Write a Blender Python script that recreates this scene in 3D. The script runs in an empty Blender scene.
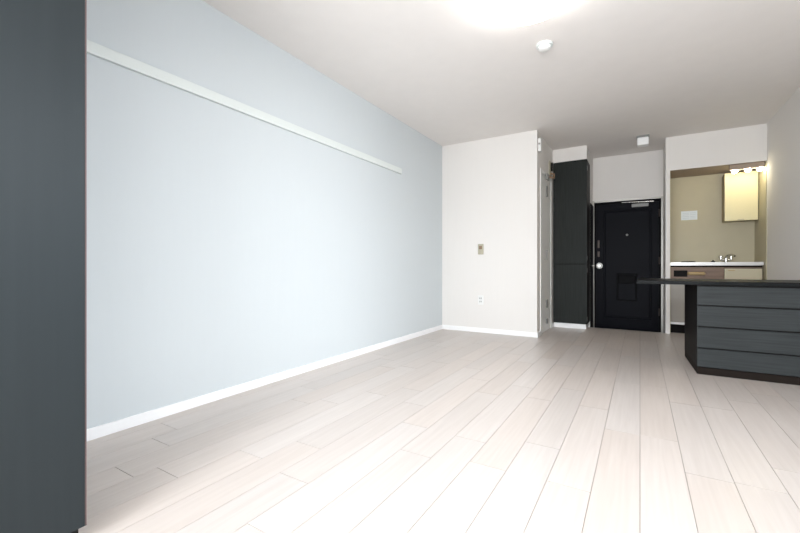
import bpy, bmesh, math, random
from mathutils import Vector, Matrix

random.seed(7)
SC = bpy.context.scene
COL = SC.collection

# ------------------------------------------------------------------ camera
F_PX = 394.0
YAW = math.atan(240.0 / F_PX)
EYE = 0.82
cam_d = bpy.data.cameras.new('camera')
cam_d.sensor_width = 36.0
cam_d.lens = 36.0 * F_PX / 800.0
cam_d.clip_start = 0.02
cam = bpy.data.objects.new('camera', cam_d)
COL.objects.link(cam)
cam.location = (0, 0, EYE)
cam.rotation_euler = (math.pi / 2, 0, YAW)
SC.camera = cam

# ------------------------------------------------------------------ world
W = bpy.data.worlds.new('world')
SC.world = W
W.use_nodes = True
bg = W.node_tree.nodes['Background']
bg.inputs['Color'].default_value = (0.75, 0.87, 1.0, 1)
bg.inputs['Strength'].default_value = 1.8

# ------------------------------------------------------------------ exposure
SC.view_settings.view_transform = 'Standard'
SC.view_settings.look = 'None'
SC.view_settings.gamma = 1.0
SC.view_settings.use_curve_mapping = False
SC.view_settings.exposure = 0.24


def area_light(name, loc, direction, sx, sy, power, color, spread=180):
    d = bpy.data.lights.new(name, 'AREA')
    d.shape = 'RECTANGLE'
    d.size, d.size_y = sx, sy
    d.energy = power
    d.color = color
    d.spread = math.radians(spread)
    o = bpy.data.objects.new(name, d)
    COL.objects.link(o)
    o.location = loc
    o.rotation_euler = Vector(direction).to_track_quat('-Z', 'Y').to_euler()
    return o


# daylight entering by the balcony window behind the camera
area_light('window_daylight', (-0.1, -1.12, 1.15), (0.0, 1, -0.40), 2.5, 2.0, 105, (0.90, 0.95, 1.0))
# open sky seen steeply through the window and the sky outside the side window in the right wall
area_light('sky_overhead', (-0.7, -3.0, 2.95), (0.9, 4.0, -2.5), 3.4, 1.6, 330, (0.82, 0.91, 1.0))
area_light('sky_side', (3.7, 1.5, 2.55), (-5.0, 0.1, -1.75), 3.2, 1.3, 150, (0.90, 0.95, 1.0))
# daylight thrown back up by the sunlit balcony floor outside
area_light('balcony_bounce', (-0.1, -1.14, 0.85), (0.0, 1, 0.55), 2.5, 1.4, 60, (1.0, 0.93, 0.86))


# ================================================================== helpers
def new_mat(name):
    m = bpy.data.materials.new(name)
    m.use_nodes = True
    nt = m.node_tree
    return m, nt, nt.nodes['Principled BSDF']


def plain(name, rgb, rough=0.5, metal=0.0, var=0.0, scale=(8, 8, 8), bump=0.0, bscale=300, emit=None, es=0, spec=0.5):
    m, nt, b = new_mat(name)
    b.inputs['Base Color'].default_value = (*rgb, 1)
    b.inputs['Roughness'].default_value = rough
    b.inputs['Metallic'].default_value = metal
    b.inputs['Specular IOR Level'].default_value = spec
    N, L = nt.nodes.new, nt.links.new
    tc = N('ShaderNodeTexCoord')
    if var:
        mp = N('ShaderNodeMapping')
        mp.inputs['Scale'].default_value = scale
        L(tc.outputs['Object'], mp.inputs['Vector'])
        nz = N('ShaderNodeTexNoise')
        nz.inputs['Scale'].default_value = 1.0
        nz.inputs['Detail'].default_value = 5
        L(mp.outputs[0], nz.inputs['Vector'])
        r = N('ShaderNodeValToRGB')
        r.color_ramp.elements[0].position = 0.3
        r.color_ramp.elements[1].position = 0.7
        r.color_ramp.elements[0].color = (*[c * (1 - var) for c in rgb], 1)
        r.color_ramp.elements[1].color = (*[min(1, c * (1 + var)) for c in rgb], 1)
        L(nz.outputs['Fac'], r.inputs['Fac'])
        L(r.outputs['Color'], b.inputs['Base Color'])
    if bump:
        nb = N('ShaderNodeTexNoise')
        nb.inputs['Scale'].default_value = bscale
        L(tc.outputs['Object'], nb.inputs['Vector'])
        bp = N('ShaderNodeBump')
        bp.inputs['Strength'].default_value = bump
        bp.inputs['Distance'].default_value = 0.001
        L(nb.outputs['Fac'], bp.inputs['Height'])
        L(bp.outputs['Normal'], b.inputs['Normal'])
    if emit:
        b.inputs['Emission Color'].default_value = (*emit, 1)
        b.inputs['Emission Strength'].default_value = es
    return m


M = {}
M['blue_wall'] = plain('blue_grey_wallpaper', (0.60, 0.64, 0.655), 0.85, var=0.004, scale=(40, 40, 2), bump=0.12)
M['wall'] = plain('white_wallpaper', (0.77, 0.745, 0.715), 0.85, var=0.005, scale=(40, 40, 2), bump=0.12)
M['ceil'] = plain('ceiling_paper', (0.80, 0.765, 0.735), 0.9, var=0.01, bump=0.1)
M['trim'] = plain('white_trim', (0.90, 0.90, 0.90), 0.4)
M['rail'] = plain('rail_white', (0.70, 0.74, 0.72), 0.5)
M['alcove'] = plain('kitchen_panel_wall', (0.48, 0.43, 0.295), 0.45, var=0.02)
M['header'] = plain('brown_with_header_shade', (0.34, 0.27, 0.215), 0.6)
M['genkan'] = plain('entrance_stone', (0.20, 0.19, 0.18), 0.6, var=0.15, scale=(60, 60, 60))
M['dark'] = plain('dark_stained_woodgrain', (0.019, 0.022, 0.0205), 0.5, spec=0.12, var=0.22, scale=(90, 90, 3), bump=0.15, bscale=150)
M['darkh'] = plain('dark_stained_woodgrain_horizontal', (0.032, 0.036, 0.037), 0.5, spec=0.12, var=0.2, scale=(3, 90, 90), bump=0.15, bscale=150)
M['dark_side'] = plain('near_black_wood_side', (0.009, 0.008, 0.008), 0.5, spec=0.1, var=0.2, scale=(60, 60, 3))
M['slab'] = plain('near_black_counter_top', (0.008, 0.009, 0.0095), 0.38, spec=0.06, var=0.2, scale=(3, 60, 60))
M['kick'] = plain('dark_brown_plinth', (0.013, 0.009, 0.007), 0.55, spec=0.08)
M['closet'] = plain('charcoal_closet_laminate', (0.019, 0.024, 0.026), 0.42, spec=0.2, var=0.06, scale=(30, 30, 1.2), bump=0.1)
M['edge'] = plain('reddish_edge_band', (0.10, 0.06, 0.058), 0.5)
M['door'] = plain('black_painted_steel', (0.0045, 0.005, 0.008), 0.4, spec=0.04)
M['doorfr'] = plain('black_door_frame', (0.003, 0.003, 0.004), 0.45, spec=0.04)
M['casing'] = plain('grey_metal_casing', (0.42, 0.41, 0.38), 0.35, metal=0.3)
M['chrome'] = plain('brushed_chrome', (0.7, 0.7, 0.68), 0.22, metal=1.0)
M['knob'] = plain('satin_steel_knob', (0.75, 0.75, 0.72), 0.4, metal=0.4)
M['brass'] = plain('dull_bronze', (0.05, 0.04, 0.035), 0.45, metal=0.6)
M['white'] = plain('white_plastic', (0.80, 0.80, 0.78), 0.4)
M['beige'] = plain('beige_plastic', (0.46, 0.43, 0.33), 0.45)
M['brownp'] = plain('brown_plastic', (0.24, 0.16, 0.10), 0.45)
M['grey'] = plain('grey_plastic', (0.25, 0.25, 0.24), 0.45)
M['hinge'] = plain('dark_grey_metal_hinge', (0.16, 0.16, 0.15), 0.5)
M['black'] = plain('black_plastic', (0.006, 0.005, 0.005), 0.45, spec=0.06)
M['bath'] = plain('white_door_laminate', (0.85, 0.85, 0.83), 0.4)
M['upper'] = plain('cream_cabinet_laminate', (0.80, 0.73, 0.46), 0.35)
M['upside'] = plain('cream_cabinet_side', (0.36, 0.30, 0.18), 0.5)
M['kcream'] = plain('cream_kitchen_door', (0.56, 0.50, 0.35), 0.4)
M['kgrey'] = plain('grey_beige_kitchen_door', (0.36, 0.33, 0.29), 0.4)
M['kbrown'] = plain('brown_woodgrain_fascia', (0.20, 0.13, 0.09), 0.5, var=0.2, scale=(4, 60, 60))
M['tan'] = plain('tan_wood_handle', (0.48, 0.34, 0.17), 0.4)
M['steel'] = plain('stainless_worktop', (0.60, 0.59, 0.58), 0.35, metal=0.4)
M['paper'] = plain('white_notice_paper', (0.78, 0.84, 0.88), 0.7)
M['print'] = plain('faint_grey_print', (0.64, 0.70, 0.75), 0.7)
M['lampshade'] = plain('lit_lamp_cover', (0.9, 0.9, 0.9), 0.4, emit=(1.0, 0.97, 0.94), es=13)
M['tube'] = plain('lit_fluorescent_tube', (0.9, 0.9, 0.8), 0.4, emit=(1.0, 0.92, 0.66), es=42)
M['alu'] = plain('window_aluminium', (0.55, 0.55, 0.55), 0.35, metal=0.6)


def glass_mat():
    m = bpy.data.materials.new('window_glass')
    m.use_nodes = True
    nt = m.node_tree
    nt.nodes.clear()
    o = nt.nodes.new('ShaderNodeOutputMaterial')
    mx = nt.nodes.new('ShaderNodeMixShader')
    t = nt.nodes.new('ShaderNodeBsdfTransparent')
    g = nt.nodes.new('ShaderNodeBsdfGlossy')
    g.inputs['Roughness'].default_value = 0.02
    fr = nt.nodes.new('ShaderNodeFresnel')
    nt.links.new(fr.outputs[0], mx.inputs[0])
    nt.links.new(t.outputs[0], mx.inputs[1])
    nt.links.new(g.outputs[0], mx.inputs[2])
    nt.links.new(mx.outputs[0], o.inputs[0])
    return m


M['glass'] = glass_mat()


def floor_mat():
    m, nt, b = new_mat('whitewashed_oak_planks')
    N, L = nt.nodes.new, nt.links.new
    at = N('ShaderNodeAttribute'); at.attribute_name = 'tone'
    tc = N('ShaderNodeTexCoord')
    mp = N('ShaderNodeMapping'); mp.inputs['Scale'].default_value = (55, 2.2, 1)
    off = N('ShaderNodeVectorMath'); off.operation = 'ADD'
    L(tc.outputs['Object'], off.inputs[0]); L(at.outputs['Vector'], off.inputs[1])
    L(off.outputs[0], mp.inputs['Vector'])
    nz = N('ShaderNodeTexNoise'); nz.inputs['Scale'].default_value = 1; nz.inputs['Detail'].default_value = 8
    nz.inputs['Distortion'].default_value = 0.6
    L(mp.outputs[0], nz.inputs['Vector'])
    r = N('ShaderNodeValToRGB')
    r.color_ramp.elements[0].position = 0.25; r.color_ramp.elements[1].position = 0.75
    r.color_ramp.elements[0].color = (0.51, 0.452, 0.412, 1)
    r.color_ramp.elements[1].color = (0.57, 0.512, 0.472, 1)
    L(nz.outputs['Fac'], r.inputs['Fac'])
    hsv = N('ShaderNodeHueSaturation')
    sep = N('ShaderNodeSeparateXYZ'); L(at.outputs['Vector'], sep.inputs[0])
    mr = N('ShaderNodeMapRange'); mr.inputs['To Min'].default_value = 0.965; mr.inputs['To Max'].default_value = 1.035
    L(sep.outputs['X'], mr.inputs['Value']); L(mr.outputs[0], hsv.inputs['Value'])
    ms = N('ShaderNodeMapRange'); ms.inputs['To Min'].default_value = 0.85; ms.inputs['To Max'].default_value = 1.15
    L(sep.outputs['Y'], ms.inputs['Value']); L(ms.outputs[0], hsv.inputs['Saturation'])
    L(r.outputs['Color'], hsv.inputs['Color'])
    L(hsv.outputs['Color'], b.inputs['Base Color'])
    b.inputs['Roughness'].default_value = 0.30
    return m


M['floor'] = floor_mat()
M['groove'] = plain('plank_groove', (0.20, 0.17, 0.15), 0.8)


class MB:
    """collects primitives into one bmesh"""
    def __init__(s):
        s.bm = bmesh.new()

    def box(s, x0, x1, y0, y1, z0, z1, mi=0):
        vs = [s.bm.verts.new(p) for p in ((x0, y0, z0), (x1, y0, z0), (x1, y1, z0), (x0, y1, z0),
                                          (x0, y0, z1), (x1, y0, z1), (x1, y1, z1), (x0, y1, z1))]
        for f in ((3, 2, 1, 0), (4, 5, 6, 7), (0, 1, 5, 4), (1, 2, 6, 5), (2, 3, 7, 6), (3, 0, 4, 7)):
            fc = s.bm.faces.new([vs[i] for i in f]); fc.material_index = mi
        return s

    def prism(s, pts, z0, z1):
        lo = [s.bm.verts.new((x, y, z0)) for x, y in pts]
        hi = [s.bm.verts.new((x, y, z1)) for x, y in pts]
        s.bm.faces.new(lo[::-1]); s.bm.faces.new(hi)
        n = len(pts)
        for i in range(n):
            s.bm.faces.new([lo[i], lo[(i + 1) % n], hi[(i + 1) % n], hi[i]])
        return s

    def lathe(s, prof, centre=(0, 0, 0), axis='Z', n=32):
        """prof: (radius, height) pairs along the axis"""
        c = Vector(centre)
        rings = []
        for r, h in prof:
            ring = []
            if r < 1e-6:
                ring = [None, h]
            else:
                ring = []
                for i in range(n):
                    a = 2 * math.pi * i / n
                    ring.append((r * math.cos(a), r * math.sin(a), h))
            rings.append((r, h, ring))

        def conv(p):
            x, y, z = p
            if axis == 'Y':
                return c + Vector((x, z, y))
            if axis == 'X':
                return c + Vector((z, x, y))
            return c + Vector((x, y, z))
        vr = []
        for r, h, ring in rings:
            if r < 1e-6:
                vr.append([s.bm.verts.new(conv((0, 0, h)))])
            else:
                vr.append([s.bm.verts.new(conv(p)) for p in ring])
        for a, b in zip(vr, vr[1:]):
            if len(a) == 1 and len(b) == 1:
                continue
            for i in range(n):
                j = (i + 1) % n
                if len(a) == 1:
                    s.bm.faces.new([a[0], b[i], b[j]])
                elif len(b) == 1:
                    s.bm.faces.new([a[i], a[j], b[0]])
                else:
                    s.bm.faces.new([a[i], a[j], b[j], b[i]])
        return s

    def tube(s, pts, r, n=12):
        P = [Vector(p) for p in pts]
        rings = []
        prev = None
        for i, p in enumerate(P):
            t = (P[min(i + 1, len(P) - 1)] - P[max(i - 1, 0)]).normalized()
            if prev is None:
                u = t.orthogonal().normalized()
            else:
                u = (prev - t * prev.dot(t)).normalized()
            prev = u
            v = t.cross(u)
            rings.append([s.bm.verts.new(p + (u * math.cos(2 * math.pi * k / n) + v * math.sin(2 * math.pi * k / n)) * r) for k in range(n)])
        for a, b in zip(rings, rings[1:]):
            for k in range(n):
                s.bm.faces.new([a[k], a[(k + 1) % n], b[(k + 1) % n], b[k]])
        s.bm.faces.new(rings[0][::-1]); s.bm.faces.new(rings[-1])
        return s

    def build(s, name, mats, parent=None, bevel=0.0, smooth=False, kind=None):
        bmesh.ops.recalc_face_normals(s.bm, faces=s.bm.faces[:])
        me = bpy.data.meshes.new(name)
        s.bm.to_mesh(me); s.bm.free()
        for m in (mats if isinstance(mats, (list, tuple)) else [mats]):
            me.materials.append(m)
        o = bpy.data.objects.new(name, me)
        COL.objects.link(o)
        if smooth:
            for p in me.polygons:
                p.use_smooth = True
            me.set_sharp_from_angle(angle=math.radians(35))
        if bevel:
            b = o.modifiers.new('bevel', 'BEVEL')
            b.width = bevel; b.segments = 2; b.limit_method = 'ANGLE'
        if parent:
            o.parent = parent
            o.matrix_parent_inverse = Matrix.Translation(parent.location).inverted()
        if kind:
            o['kind'] = kind
        return o


def B(*a):
    return MB().box(*a)


def thing(name, label, cat, loc, group=None):
    o = bpy.data.objects.new(name, None)
    o.empty_display_size = 0.1
    COL.objects.link(o)
    o.location = loc
    o['label'] = label; o['category'] = cat
    if group:
        o['group'] = group
    return o


def tag(o, label, cat):
    o['label'] = label; o['category'] = cat
    return o


def struct(name, mb, mat, bevel=0.0):
    return mb.build(name, mat, kind='structure', bevel=bevel)


# ================================================================== the room
XL, XR = -2.22, 1.20        # left and right wall faces
YR = -0.90                  # window wall
YB = 4.71                   # back wall face
XC = -1.015                 # bathroom block, right face
YH = 5.83                   # front of the header over the kitchenette
YD = 6.40                   # entrance door plane
H = 2.40

# --- plank floor
bm = bmesh.new()
PW = 0.153
joints = {-12: .77, -11: .857, -10: 1.13, -7: .82, -9: 1.326, -6: 1.51, -4: 1.57, -3: 1.879, -5: 2.73,
          -1: 2.24, 1: 1.93, -14: 1.11, -8: 2.05, -13: 1.95, -2: 1.58, 0: 2.25, 2: 2.9, 3: 1.2, 4: 2.4, 5: 3.3, -15: 1.6}
G = 0.0009
tones = []
L_PL = 0.96
for k in range(-15, 8):
    x0, x1 = max(XL, k * PW), min(XR, (k + 1) * PW)
    if x1 <= x0 + 0.002:
        continue
    y_end = 5.87 if x0 < 0.27 else 6.36
    if x1 <= XC + 0.08:
        y_end = 4.72 if x1 < XC else 5.87
    j = joints.get(k, 1.0) - L_PL * 5
    cuts = []
    while j < y_end:
        if j > YR:
            cuts.append(j)
        j += L_PL
    ys = [YR] + cuts + [y_end]
    for a, b in zip(ys, ys[1:]):
        if b - a < 0.004:
            continue
        t = (random.random(), random.random(), 0)
        g = 0.0011
        vs = [bm.verts.new(p) for p in ((x0 + G, a + g, 0), (x1 - G, a + g, 0), (x1 - G, b - g, 0), (x0 + G, b - g, 0))]
        f = bm.faces.new(vs); tones.append(t)
        lo = [bm.verts.new((v.co.x, v.co.y, -0.004)) for v in vs]
        for i in range(4):
            bm.faces.new([vs[(i + 1) % 4], vs[i], lo[i], lo[(i + 1) % 4]]); tones.append(t)
n_pl = len(tones)
mb = MB(); mb.bm.free(); mb.bm = bm
mb.box(XL - 0.05, XR + 0.05, YR - 0.05, 4.75, -0.05, -0.004, 1)
mb.box(XC - 0.05, XR + 0.05, 4.75, 5.87, -0.11, -0.004, 1)
mb.box(0.27, XR + 0.05, 5.87, 6.40, -0.11, -0.004, 1)
fl = struct('floor', mb, [M['floor'], M['groove']])
at = fl.data.attributes.new('tone', 'FLOAT_VECTOR', 'FACE')
for i, t in enumerate(tones):
    at.data[i].vector = t
struct('floor_entrance', B(-0.66, 0.29, 5.868, 6.5, -0.2, -0.10), M['genkan'])

# --- ceiling
struct('ceiling', B(XL - 0.1, XR + 0.1, YR - 0.1, 6.6, H, H + 0.1), M['ceil'])

# --- walls
struct('wall_left', B(XL - 0.1, XL, YR - 0.1, YB + 0.1, -0.1, H), M['blue_wall'])
SY0, SY1, SZ0, SZ1 = -0.1, 3.0, 0.05, 2.1      # side window, out of the picture to the right
mb = MB()
mb.box(XR, XR + 0.1, YR - 0.1, SY0, -0.1, H)
mb.box(XR, XR + 0.1, SY1, 6.5, -0.1, H)
mb.box(XR, XR + 0.1, SY0, SY1, SZ1, H)
mb.box(XR, XR + 0.1, SY0, SY1, -0.1, SZ0)
struct('wall_right', mb, M['wall'])
w2 = bpy.data.objects.new('window_2', None); COL.objects.link(w2)
w2.location = (XR + 0.05, 1.45, SZ0); w2['kind'] = 'structure'
ymid = (SY0 + SY1) / 2
for (a, b, x) in ((SY0, ymid + 0.02, XR + 0.04), (ymid - 0.02, SY1, XR + 0.075)):
    mb = MB()
    mb.box(x - 0.015, x + 0.015, a, a + 0.04, SZ0, SZ1)
    mb.box(x - 0.015, x + 0.015, b - 0.04, b, SZ0, SZ1)
    mb.box(x - 0.015, x + 0.015, a + 0.04, b - 0.04, SZ0, SZ0 + 0.06)
    mb.box(x - 0.015, x + 0.015, a + 0.04, b - 0.04, SZ1 - 0.05, SZ1)
    mb.build('sash', M['alu'], w2)
    B(x - 0.003, x + 0.003, a + 0.04, b - 0.04, SZ0 + 0.06, SZ1 - 0.05).build('pane', M['glass'], w2)
# bathroom block: front face and the side face with its door opening (thick side wall)
struct('wall_back', B(XL, XC, YB, YB + 0.10, -0.1, H), M['wall'])
mb = MB()
mb.box(XC - 0.10, XC, YB + 0.10, 4.90, -0.1, H)
mb.box(XC - 0.10, XC, 5.53, 6.5, -0.1, H)
mb.box(XC - 0.10, XC, 4.90, 5.53, 1.97, H)
struct('wall_bathroom_side', mb, M['wall'])
# entrance side wall behind the hall cabinet
struct('wall_entrance_left', B(-0.66, -0.592, 6.04, 6.5, -0.12, H), M['wall'])
struct('wall_above_cabinet', B(XC, -0.592, 5.66, 6.04, 2.227, H), M['wall'])
# wall round the entrance door
mb = MB()
mb.box(-0.60, 0.31, YD, YD + 0.1, 1.765, H)
mb.box(-0.66, -0.612, YD, YD + 0.1, -0.2, 1.765)
struct('wall_entrance', mb, M['wall'])
# partition between entrance and kitchenette, header, kitchenette back wall
struct('wall_kitchen_partition', B(0.268, 0.312, YH, 6.46, -0.12, H), M['wall'])
mb = B(0.312, XR, YH, 6.40, 1.992, H)
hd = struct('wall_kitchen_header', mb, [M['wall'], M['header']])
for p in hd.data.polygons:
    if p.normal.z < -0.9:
        p.material_index = 1  # brown underside, its dim lighting put into the colour
struct('wall_kitchen_back', B(0.312, XR, 6.36, 6.46, -0.12, 1.992), M['alcove'])
# the kitchenette's own lining on the right wall and on the partition
struct('trim_kitchen_right', B(XR - 0.006, XR, YH + 0.004, 6.36, 0.0, 1.992), M['alcove'])
struct('trim_kitchen_left', B(0.312, 0.318, YH + 0.004, 6.36, 0.0, 1.992), M['alcove'])
# window wall behind the camera
WX0, WX1, WZ0, WZ1 = -1.35, 1.12, 0.05, 2.1
mb = MB()
mb.box(XL, WX0, YR - 0.1, YR, -0.1, H)
mb.box(WX1, XR, YR - 0.1, YR, -0.1, H)
mb.box(WX0, WX1, YR - 0.1, YR, WZ1, H)
mb.box(WX0, WX1, YR - 0.1, YR, -0.1, WZ0)
struct('wall_window', mb, M['wall'])
wr = bpy.data.objects.new('window_1', None); COL.objects.link(wr)
wr.location = (0, YR - 0.05, WZ0); wr['kind'] = 'structure'
xm = (WX0 + WX1) / 2
for (a, b, y) in ((WX0, xm + 0.02, YR - 0.04), (xm - 0.02, WX1, YR - 0.075)):
    mb = MB()
    mb.box(a, a + 0.04, y - 0.015, y + 0.015, WZ0, WZ1)
    mb.box(b - 0.04, b, y - 0.015, y + 0.015, WZ0, WZ1)
    mb.box(a + 0.04, b - 0.04, y - 0.015, y + 0.015, WZ0, WZ0 + 0.06)
    mb.box(a + 0.04, b - 0.04, y - 0.015, y + 0.015, WZ1 - 0.05, WZ1)
    mb.build('sash', M['alu'], wr)
    B(a + 0.04, b - 0.04, y - 0.003, y + 0.003, WZ0 + 0.06, WZ1 - 0.05).build('pane', M['glass'], wr)

# --- baseboards
struct('baseboard_left', B(XL, XL + 0.010, 0.517, YB, 0, 0.056), M['trim'], 0.002)
struct('baseboard_back', B(XL + 0.010, XC, YB - 0.010, YB, 0, 0.056), M['trim'], 0.002)
mb = B(XC, XC + 0.010, YB - 0.010, 4.86, 0, 0.056)
mb.box(XC, XC + 0.010, 5.58, 5.655, 0, 0.056)
struct('baseboard_bathroom', mb, M['trim'], 0.002)
struct('baseboard_right', B(XR - 0.010, XR, 4.50, YH, 0, 0.056), M['trim'], 0.002)
struct('baseboard_right_front', B(XR - 0.010, XR, 3.0, 3.74, 0, 0.056), M['trim'], 0.002)

# --- picture rail on the blue wall
struct('trim_rail', B(XL, XL + 0.018, 0.518, 3.655, 1.822, 1.88), M['rail'], 0.002)

# ================================================================== left closet, close to the camera
CX, CY = -1.402, 0.515
t = thing('closet', 'tall charcoal laminate closet filling the left edge of the picture', 'closet', (-1.8, -0.2, 0))
B(XL + 0.003, CX - 0.022, YR + 0.01, CY, 0.05, H - 0.002).build('body', M['closet'], t)
B(XL + 0.01, CX - 0.035, YR + 0.01, CY - 0.008, 0, 0.05).build('plinth', M['dark_side'], t)
for a, b in ((-0.885, -0.20), (-0.195, CY - 0.004)):
    d = B(CX - 0.020, CX, a, b, 0.052, H - 0.006).build('door', M['closet'], t, bevel=0.0015)
    if b > 0:
        B(CX - 0.020, CX - 0.001, b + 0.0002, b + 0.004, 0.052, H - 0.006).build('edge_band', M['edge'], d)['label'] = 'reddish brown edge band'
    MB().tube([(CX, b - 0.06 if b < 0 else a + 0.06, 0.95), (CX + 0.03, b - 0.06 if b < 0 else a + 0.06, 0.95),
               (CX + 0.03, b - 0.06 if b < 0 else a + 0.06, 1.15), (CX, b - 0.06 if b < 0 else a + 0.06, 1.15)], 0.005).build('handle', M['grey'], d, smooth=True)

# ================================================================== hall cabinet
t = thing('hall_cabinet', 'tall dark wood cabinet beside the black entrance door, on a white plinth', 'cabinet', (-0.8, 5.85, 0))
B(XC + 0.012, -0.592, 5.675, 6.035, 0.062, 2.223).build('body', M['dark_side'], t)
B(XC + 0.012, -0.605, 5.668, 6.03, 0, 0.060).build('plinth', M['trim'], t)['label'] = 'white plinth'
B(XC + 0.014, -0.590, 5.655, 5.674, 0.856, 2.220).build('door', M['dark'], t, bevel=0.0015)
B(XC + 0.014, -0.590, 5.655, 5.674, 0.064, 0.848).build('door', M['dark'], t, bevel=0.0015)
for z0, z1 in ((0.10, 0.16), (0.74, 0.80), (0.90, 0.96), (2.08, 2.14)):
    B(-0.592, -0.588, 5.676, 5.70, z0, z1).build('hinge', M['grey'], t)

# dark lining board on the entrance side wall between cabinet and door
t = thing('shoe_cupboard', 'narrow black cupboard standing between the tall cabinet and entrance door', 'cupboard', (-0.6, 6.2, -0.1))
B(-0.592, -0.582, 6.05, 6.31, -0.10, 1.70).build('body', M['doorfr'], t, bevel=0.002)
B(-0.582, -0.574, 6.055, 6.305, -0.06, 1.69).build('door', M['doorfr'], t, bevel=0.002)
MB().tube([(-0.574, 6.10, 0.83), (-0.552, 6.10, 0.83), (-0.552, 6.22, 0.83), (-0.574, 6.22, 0.83)], 0.006).build('handle', M['knob'], t, smooth=True)

# ================================================================== entrance door (structure)
d = bpy.data.objects.new('door_1', None); COL.objects.link(d); d['kind'] = 'structure'
d.location = (-0.16, YD, -0.1)
mb = MB()
mb.box(-0.592, -0.568, YD - 0.08, YD + 0.06, -0.10, 1.765)
mb.box(0.244, 0.268, YD - 0.03, YD + 0.06, -0.10, 1.765)
mb.box(-0.572, 0.244, YD - 0.03, YD + 0.06, 1.745, 1.765)
mb.build('casing', M['casing'], d)['label'] = 'grey metal casing'
mb = MB()
mb.box(-0.572, -0.545, YD - 0.01, YD + 0.05, -0.10, 1.745)
mb.box(0.215, 0.244, YD - 0.01, YD + 0.05, -0.10, 1.745)
mb.box(-0.545, 0.215, YD - 0.01, YD + 0.05, 1.705, 1.745)
mb.box(-0.545, 0.215, YD - 0.01, YD + 0.05, -0.10, -0.07)
mb.build('door_frame', M['doorfr'], d)
leaf = B(-0.545, 0.215, YD + 0.005, YD + 0.045, -0.07, 1.705).build('leaf', M['door'], d)


def ring(x0, x1, z0, z1, w, y0, y1):
    m = MB()
    m.box(x0, x1, y0, y1, z0, z0 + w); m.box(x0, x1, y0, y1, z1 - w, z1)
    m.box(x0, x0 + w, y0, y1, z0 + w, z1 - w); m.box(x1 - w, x1, y0, y1, z0 + w, z1 - w)
    return m


ring(-0.45, 0.14, 0.08, 1.62, 0.025, YD - 0.008, YD + 0.006).build('panel_moulding', M['door'], leaf, bevel=0.006)
B(-0.425, 0.115, YD - 0.001, YD + 0.006, 0.105, 1.595).build('raised_panel', M['door'], leaf, bevel=0.003)
ring(-0.285, -0.035, 0.33, 0.72, 0.022, YD - 0.014, YD).build('letter_box', M['doorfr'], leaf, bevel=0.004)
B(-0.262, -0.058, YD - 0.012, YD, 0.58, 0.695).build('letter_flap', M['doorfr'], leaf, bevel=0.004)
MB().lathe([(0, -0.012), (0.012, -0.012), (0.016, -0.004), (0.016, 0.0)], (-0.156, YD - 0.001, 1.265), 'Y', 20).build('peephole', M['grey'], leaf, smooth=True)
MB().lathe([(0, -0.070), (0.026, -0.069), (0.038, -0.056), (0.038, -0.040), (0.018, -0.028), (0.016, -0.012), (0.042, -0.010), (0.044, 0.004)],
           (-0.505, YD, 0.83), 'Y', 28).build('door_knob', M['knob'], leaf, smooth=True)
for z0, z1 in ((0.96, 1.04), (1.09, 1.20)):
    B(-0.53, -0.50, YD - 0.014, YD + 0.006, z0, z1).build('lock_plate', M['brass'], leaf, bevel=0.003)
mb = B(-0.10, 0.10, YD - 0.045, YD + 0.005, 1.645, 1.69)
mb.build('door_closer', M['grey'], leaf, bevel=0.004)
MB().tube([(-0.03, YD - 0.04, 1.70), (0.16, YD - 0.075, 1.702), (-0.22, YD - 0.03, 1.72)], 0.008).build('closer_arm', M['chrome'], leaf, smooth=True)
for z in (0.15, 0.85, 1.5):
    MB().lathe([(0, 0), (0.008, 0), (0.008, 0.1), (0, 0.1)], (0.222, YD - 0.018, z), 'Z', 12).build('hinge', M['brass'], leaf, smooth=True)

# ================================================================== bathroom door on the block's side face (structure)
d = bpy.data.objects.new('door_2', None); COL.objects.link(d); d['kind'] = 'structure'
d.location = (XC, 5.2, 0)
mb = MB()
mb.box(XC - 0.08, XC + 0.008, 4.87, 4.93, 0, 1.99)
mb.box(XC - 0.08, XC + 0.008, 5.50, 5.56, 0, 1.99)
mb.box(XC - 0.08, XC + 0.008, 4.93, 5.50, 1.95, 1.99)
mb.build('door_frame', M['bath'], d)
lf = B(XC - 0.03, XC + 0.003, 4.936, 5.494, 0.01, 1.945).build('leaf', M['bath'], d, bevel=0.003)
for z0, z1 in ((0.30, 0.40), (0.10, 0.16), (1.70, 1.84)):
    B(XC + 0.002, XC + 0.018, 5.20, 5.25, z0, z1).build('hinge', M['hinge'], lf, bevel=0.002)
MB().tube([(XC + 0.002, 5.12, 1.02), (XC + 0.03, 5.12, 1.02), (XC + 0.03, 5.12, 0.9), (XC + 0.002, 5.12, 0.9)], 0.006).build('handle', M['grey'], lf, smooth=True)

# bracket over the bathroom door; its beige plate paints the shaded wall there
t = thing('wall_bracket', 'small brown bracket with grey clip above the white bathroom door', 'bracket', (XC, 5.4, 2.0))
mb = B(XC + 0.0, XC + 0.012, 5.38, 5.52, 1.99, 2.20)
mb.build('wall_shade_plate', M['beige'], t, bevel=0.003)
MB().tube([(XC + 0.01, 5.30, 1.975), (XC + 0.055, 5.34, 1.96), (XC + 0.06, 5.42, 1.97), (XC + 0.05, 5.46, 2.03), (XC + 0.01, 5.46, 2.05)], 0.013).build('arm', M['brownp'], t, smooth=True)
B(XC + 0.016, XC + 0.04, 5.10, 5.22, 1.90, 1.975).build('clip', M['grey'], t, bevel=0.004)
B(XC + 0.012, XC + 0.03, 5.47, 5.50, 2.08, 2.19).build('slot', M['black'], t, bevel=0.002)

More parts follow.
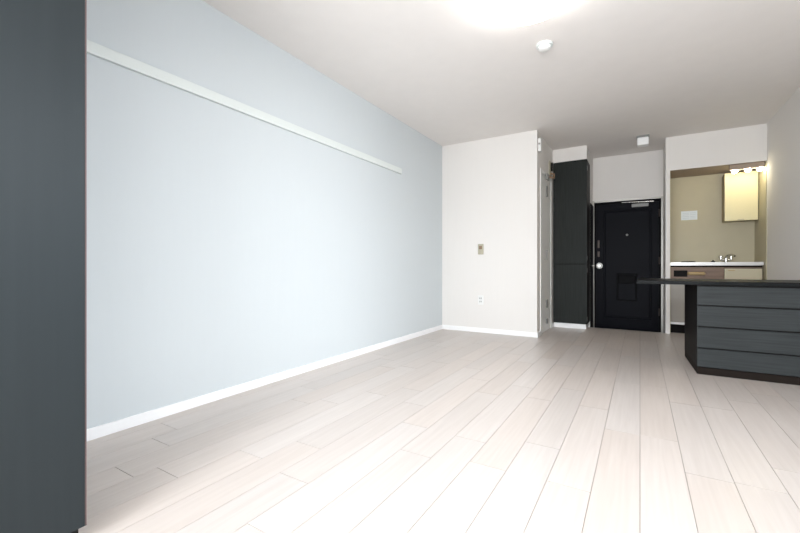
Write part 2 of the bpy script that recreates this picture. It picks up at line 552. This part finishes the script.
# white chime at the corner
t = thing('wall_sensor', 'small white sensor box high on the corner of the white block', 'sensor', (XC, 4.78, 2.15))
B(XC, XC + 0.035, 4.74, 4.81, 2.16, 2.31).build('housing', M['white'], t, bevel=0.008)
MB().lathe([(0, -0.006), (0.010, -0.006), (0.012, 0)], (XC + 0.018, 4.741, 2.245), 'Y', 16).build('lens', M['grey'], t, smooth=True)

# ================================================================== switch and outlet on the back wall
t = thing('light_switch', 'small beige switch plate on the white back wall', 'switch', (-1.69, YB, 1.06))
B(-1.727, -1.655, YB - 0.010, YB, 0.97, 1.10).build('plate', M['beige'], t, bevel=0.004)
B(-1.710, -1.672, YB - 0.016, YB - 0.009, 1.035, 1.075).build('rocker', M['brownp'], t, bevel=0.002)
B(-1.710, -1.672, YB - 0.016, YB - 0.009, 0.985, 1.025).build('rocker', M['beige'], t, bevel=0.002)
t = thing('wall_outlet', 'pale wall outlet low on the white back wall, below the switch', 'outlet', (-1.69, YB, 0.4))
B(-1.727, -1.655, YB - 0.008, YB, 0.345, 0.46).build('plate', M['white'], t, bevel=0.004)
for z in (0.375, 0.415):
    mb = B(-1.704, -1.698, YB - 0.0125, YB - 0.007, z, z + 0.02)
    mb.box(-1.686, -1.680, YB - 0.0125, YB - 0.007, z, z + 0.02)
    mb.build('socket', M['grey'], t)

# ================================================================== ceiling fittings
lx, ly = -0.545, 2.28
t = thing('ceiling_lamp', 'large round glowing ceiling lamp with white cover', 'ceiling lamp', (lx, ly, H))
MB().lathe([(0, 0), (0.24, 0), (0.24, -0.02), (0, -0.02)], (lx, ly, H - 0.001), 'Z', 48).build('base', M['white'], t, smooth=True)
MB().lathe([(0.27, -0.012), (0.275, -0.03), (0.26, -0.06), (0.20, -0.088), (0.11, -0.102), (0, -0.106)], (lx, ly, H), 'Z', 64).build('cover', M['lampshade'], t, smooth=True)
sx, sy = -0.58, 2.93
t = thing('smoke_detector', 'small round white smoke detector on the ceiling near the lamp', 'smoke detector', (sx, sy, H))
MB().lathe([(0, 0), (0.056, 0), (0.056, -0.014), (0.044, -0.018), (0, -0.018)], (sx, sy, H - 0.0005), 'Z', 32).build('base', M['rail'], t, smooth=True)
MB().lathe([(0.042, -0.016), (0.042, -0.034), (0.030, -0.042), (0, -0.042)], (sx, sy, H), 'Z', 32).build('sensor_head', M['white'], t, smooth=True)
ex, ey = 0.03, 5.62
t = thing('entrance_light', 'small unlit white box light on the ceiling before the entrance door', 'ceiling light', (ex, ey, H))
B(ex - 0.066, ex + 0.066, ey - 0.066, ey + 0.066, H - 0.022, H - 0.0005).build('base', M['grey'], t, bevel=0.003)
B(ex - 0.060, ex + 0.060, ey - 0.060, ey + 0.060, H - 0.115, H - 0.022).build('cover', M['trim'], t, bevel=0.012)

# ================================================================== kitchenette
KY = 5.93
t = thing('kitchen_unit', 'compact kitchen base unit in the alcove with brown fascia and cream doors', 'kitchen unit', (0.75, 6.15, 0))
B(0.322, 1.186, KY + 0.02, 6.355, 0.12, 0.812).build('body', M['kbrown'], t)
B(0.322, 1.186, KY + 0.015, 6.35, 0, 0.105).build('toe_kick', M['black'], t)
B(0.322, 1.186, KY - 0.002, KY + 0.018, 0.106, 0.134).build('ledge', M['trim'], t)['label'] = 'pale ledge above the toe kick'
fa = B(0.322, 0.842, KY, KY + 0.02, 0.665, 0.812).build('fascia', M['kbrown'], t, bevel=0.002)
B(0.357, 0.493, KY - 0.006, KY + 0.004, 0.695, 0.772).build('control_panel', M['black'], fa, bevel=0.002)
MB().tube([(0.51, KY, 0.735), (0.51, KY - 0.018, 0.735), (0.652, KY - 0.018, 0.735), (0.652, KY, 0.735)], 0.020).build('handle', M['tan'], fa, smooth=True)['label'] = 'tan wooden handle'
B(0.322, 0.842, KY, KY + 0.02, 0.645, 0.662).build('fascia_strip', M['kgrey'], t)
dr = B(0.322, 0.842, KY, KY + 0.02, 0.138, 0.642).build('door', M['kgrey'], t, bevel=0.002)
dr['label'] = 'grey beige lower door'
d2 = B(0.847, 1.180, KY, KY + 0.02, 0.138, 0.795).build('door', M['kcream'], t, bevel=0.002)
d2['label'] = 'cream door under the sink'
B(0.88, 0.94, KY - 0.006, KY + 0.001, 0.768, 0.778).build('handle', M['tan'], d2, bevel=0.002)

# stainless worktop with a sunk sink
t = thing('worktop', 'stainless steel worktop with sink on the kitchen unit', 'worktop', (0.75, 6.15, 0.82))
mb = MB()
wx0, wx1, wy0, wy1 = 0.320, 1.190, KY - 0.012, 6.356
s0, s1, q0, q1 = 0.80, 1.12, 6.01, 6.27
mb.box(wx0, s0, wy0, wy1, 0.832, 0.872); mb.box(s1, wx1, wy0, wy1, 0.832, 0.872)
mb.box(s0, s1, wy0, q0, 0.832, 0.872); mb.box(s0, s1, q1, wy1, 0.832, 0.872)
mb.build('top', M['steel'], t)
mb = MB()
mb.box(s0, s1, q0, q1, 0.8135, 0.8165)
mb.build('sink_bowl', M['steel'], t)
B(wx0 + 0.008, wx1 - 0.008, wy0 + 0.014, wy1, 0.8125, 0.8315).build('shadow_line_rail', M['kick'], t)  # dark strip painting the shadow line under the worktop edge
MB().lathe([(0, 0), (0.07, 0), (0.075, 0.012), (0.02, 0.014), (0, 0.014)], (0.52, 6.13, 0.872), 'Z', 24).build('hotplate', M['black'], t, smooth=True)
# faucet
fx, fy, fz = 0.915, 6.31, 0.8725
t = thing('kitchen_faucet', 'chrome sink faucet with two taps on the kitchen worktop', 'faucet', (fx, fy, fz))
mb = MB().lathe([(0, 0), (0.026, 0), (0.026, 0.01), (0.018, 0.014), (0.018, 0.05), (0, 0.055)], (fx, fy, fz), 'Z', 20)
mb.tube([(fx - 0.05, fy, fz + 0.03), (fx + 0.05, fy, fz + 0.03)], 0.012)
mb.build('body', M['chrome'], t, smooth=True)
pts = [(fx, fy, fz + 0.04)] + [(fx + 0.030 * (1 - math.cos(a)), fy - 0.09 * (1 - math.cos(a)), fz + 0.06 + 0.035 * math.sin(a)) for a in [i * math.pi / 8 for i in range(8)]]
MB().tube(pts, 0.009).build('spout', M['chrome'], t, smooth=True)
for sgn in (-1, 1):
    MB().lathe([(0, 0), (0.012, 0), (0.012, 0.02), (0.022, 0.024), (0.022, 0.042), (0, 0.046)], (fx + sgn * 0.05, fy, fz + 0.035), 'Z', 16).build('tap_handle', M['chrome'], t, smooth=True)
# drain stopper lying by the sink
tag(MB().lathe([(0, 0), (0.022, 0), (0.022, 0.012), (0.008, 0.016), (0.008, 0.024), (0, 0.026)], (0.765, 6.12, 0.8725), 'Z', 20).build('sink_stopper', M['black'], None, smooth=True),
    'small black sink stopper lying on the worktop left of the faucet', 'stopper')

# wall cabinet
t = thing('wall_cabinet', 'cream wall cabinet hung in the kitchen alcove under the lit strip light', 'cabinet', (1.03, 6.25, 1.36))
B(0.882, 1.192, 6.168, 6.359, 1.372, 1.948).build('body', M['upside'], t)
B(0.880, 1.186, 6.148, 6.166, 1.372, 1.950).build('door', M['upper'], t, bevel=0.002)
B(1.0, 1.06, 6.140, 6.149, 1.378, 1.388).build('handle', M['kcream'], t, bevel=0.001)

# strip light under the header
t = thing('strip_light', 'lit warm strip light with three bulbs fixed under the kitchen alcove header', 'strip light', (1.03, 5.98, 1.99))
B(0.885, 1.19, 5.865, 5.93, 1.932, 1.991).build('housing', M['header'], t, bevel=0.004)
for xx in (0.935, 1.05, 1.155):
    MB().lathe([(0, -0.034), (0.016, -0.032), (0.027, -0.020), (0.030, -0.008), (0.024, 0.0)], (xx, 5.898, 1.932), 'Z', 20).build('lit_bulb', M['tube'], t, smooth=True)

# notice on the alcove wall
t = thing('paper_notice', 'small white paper notice on the kitchen alcove wall', 'notice', (0.55, 6.36, 1.5))
B(0.462, 0.634, 6.3575, 6.3595, 1.428, 1.545).build('sheet', M['paper'], t)
mb = MB()
for k in range(4):
    mb.box(0.478, 0.545, 6.3567, 6.3574, 1.447 + k * 0.022, 1.455 + k * 0.022)
    mb.box(0.558, 0.618, 6.3567, 6.3574, 1.447 + k * 0.022, 1.455 + k * 0.022)
mb.build('faint_lines', M['print'], t)

# ================================================================== dark peninsula
PXL, PY0, PY1 = 0.372, 3.745, 4.45
t = thing('peninsula_cabinet', 'low dark wood drawer cabinet standing before the kitchen alcove', 'drawer cabinet', (0.8, 4.1, 0))
MB().prism([(PXL, PY0 + 0.02), (XR - 0.012, PY0 + 0.02), (XR - 0.012, PY1), (PXL - 0.022, PY1)], 0.055, 0.679).build('body', M['dark_side'], t)
MB().prism([(PXL + 0.001, PY0 + 0.006), (XR - 0.012, PY0 + 0.006), (XR - 0.012, PY1 - 0.005), (PXL - 0.021, PY1 - 0.005)], 0, 0.054).build('plinth', M['kick'], t)
zs = [0.058, 0.2055, 0.367, 0.528, 0.678]
for z0, z1 in zip(zs, zs[1:]):
    B(PXL, XR - 0.014, PY0, PY0 + 0.019, z0 + 0.001, z1 - 0.009).build('drawer_front', M['darkh'], t, bevel=0.002)
    
t = thing('breakfast_counter', 'long thin dark counter top overhanging the drawer cabinet to the left', 'counter top', (0.6, 4.1, 0.68))
B(-0.022, XR - 0.003, PY0 - 0.012, PY1 + 0.03, 0.680, 0.708).build('slab', M['slab'], t, bevel=0.002)
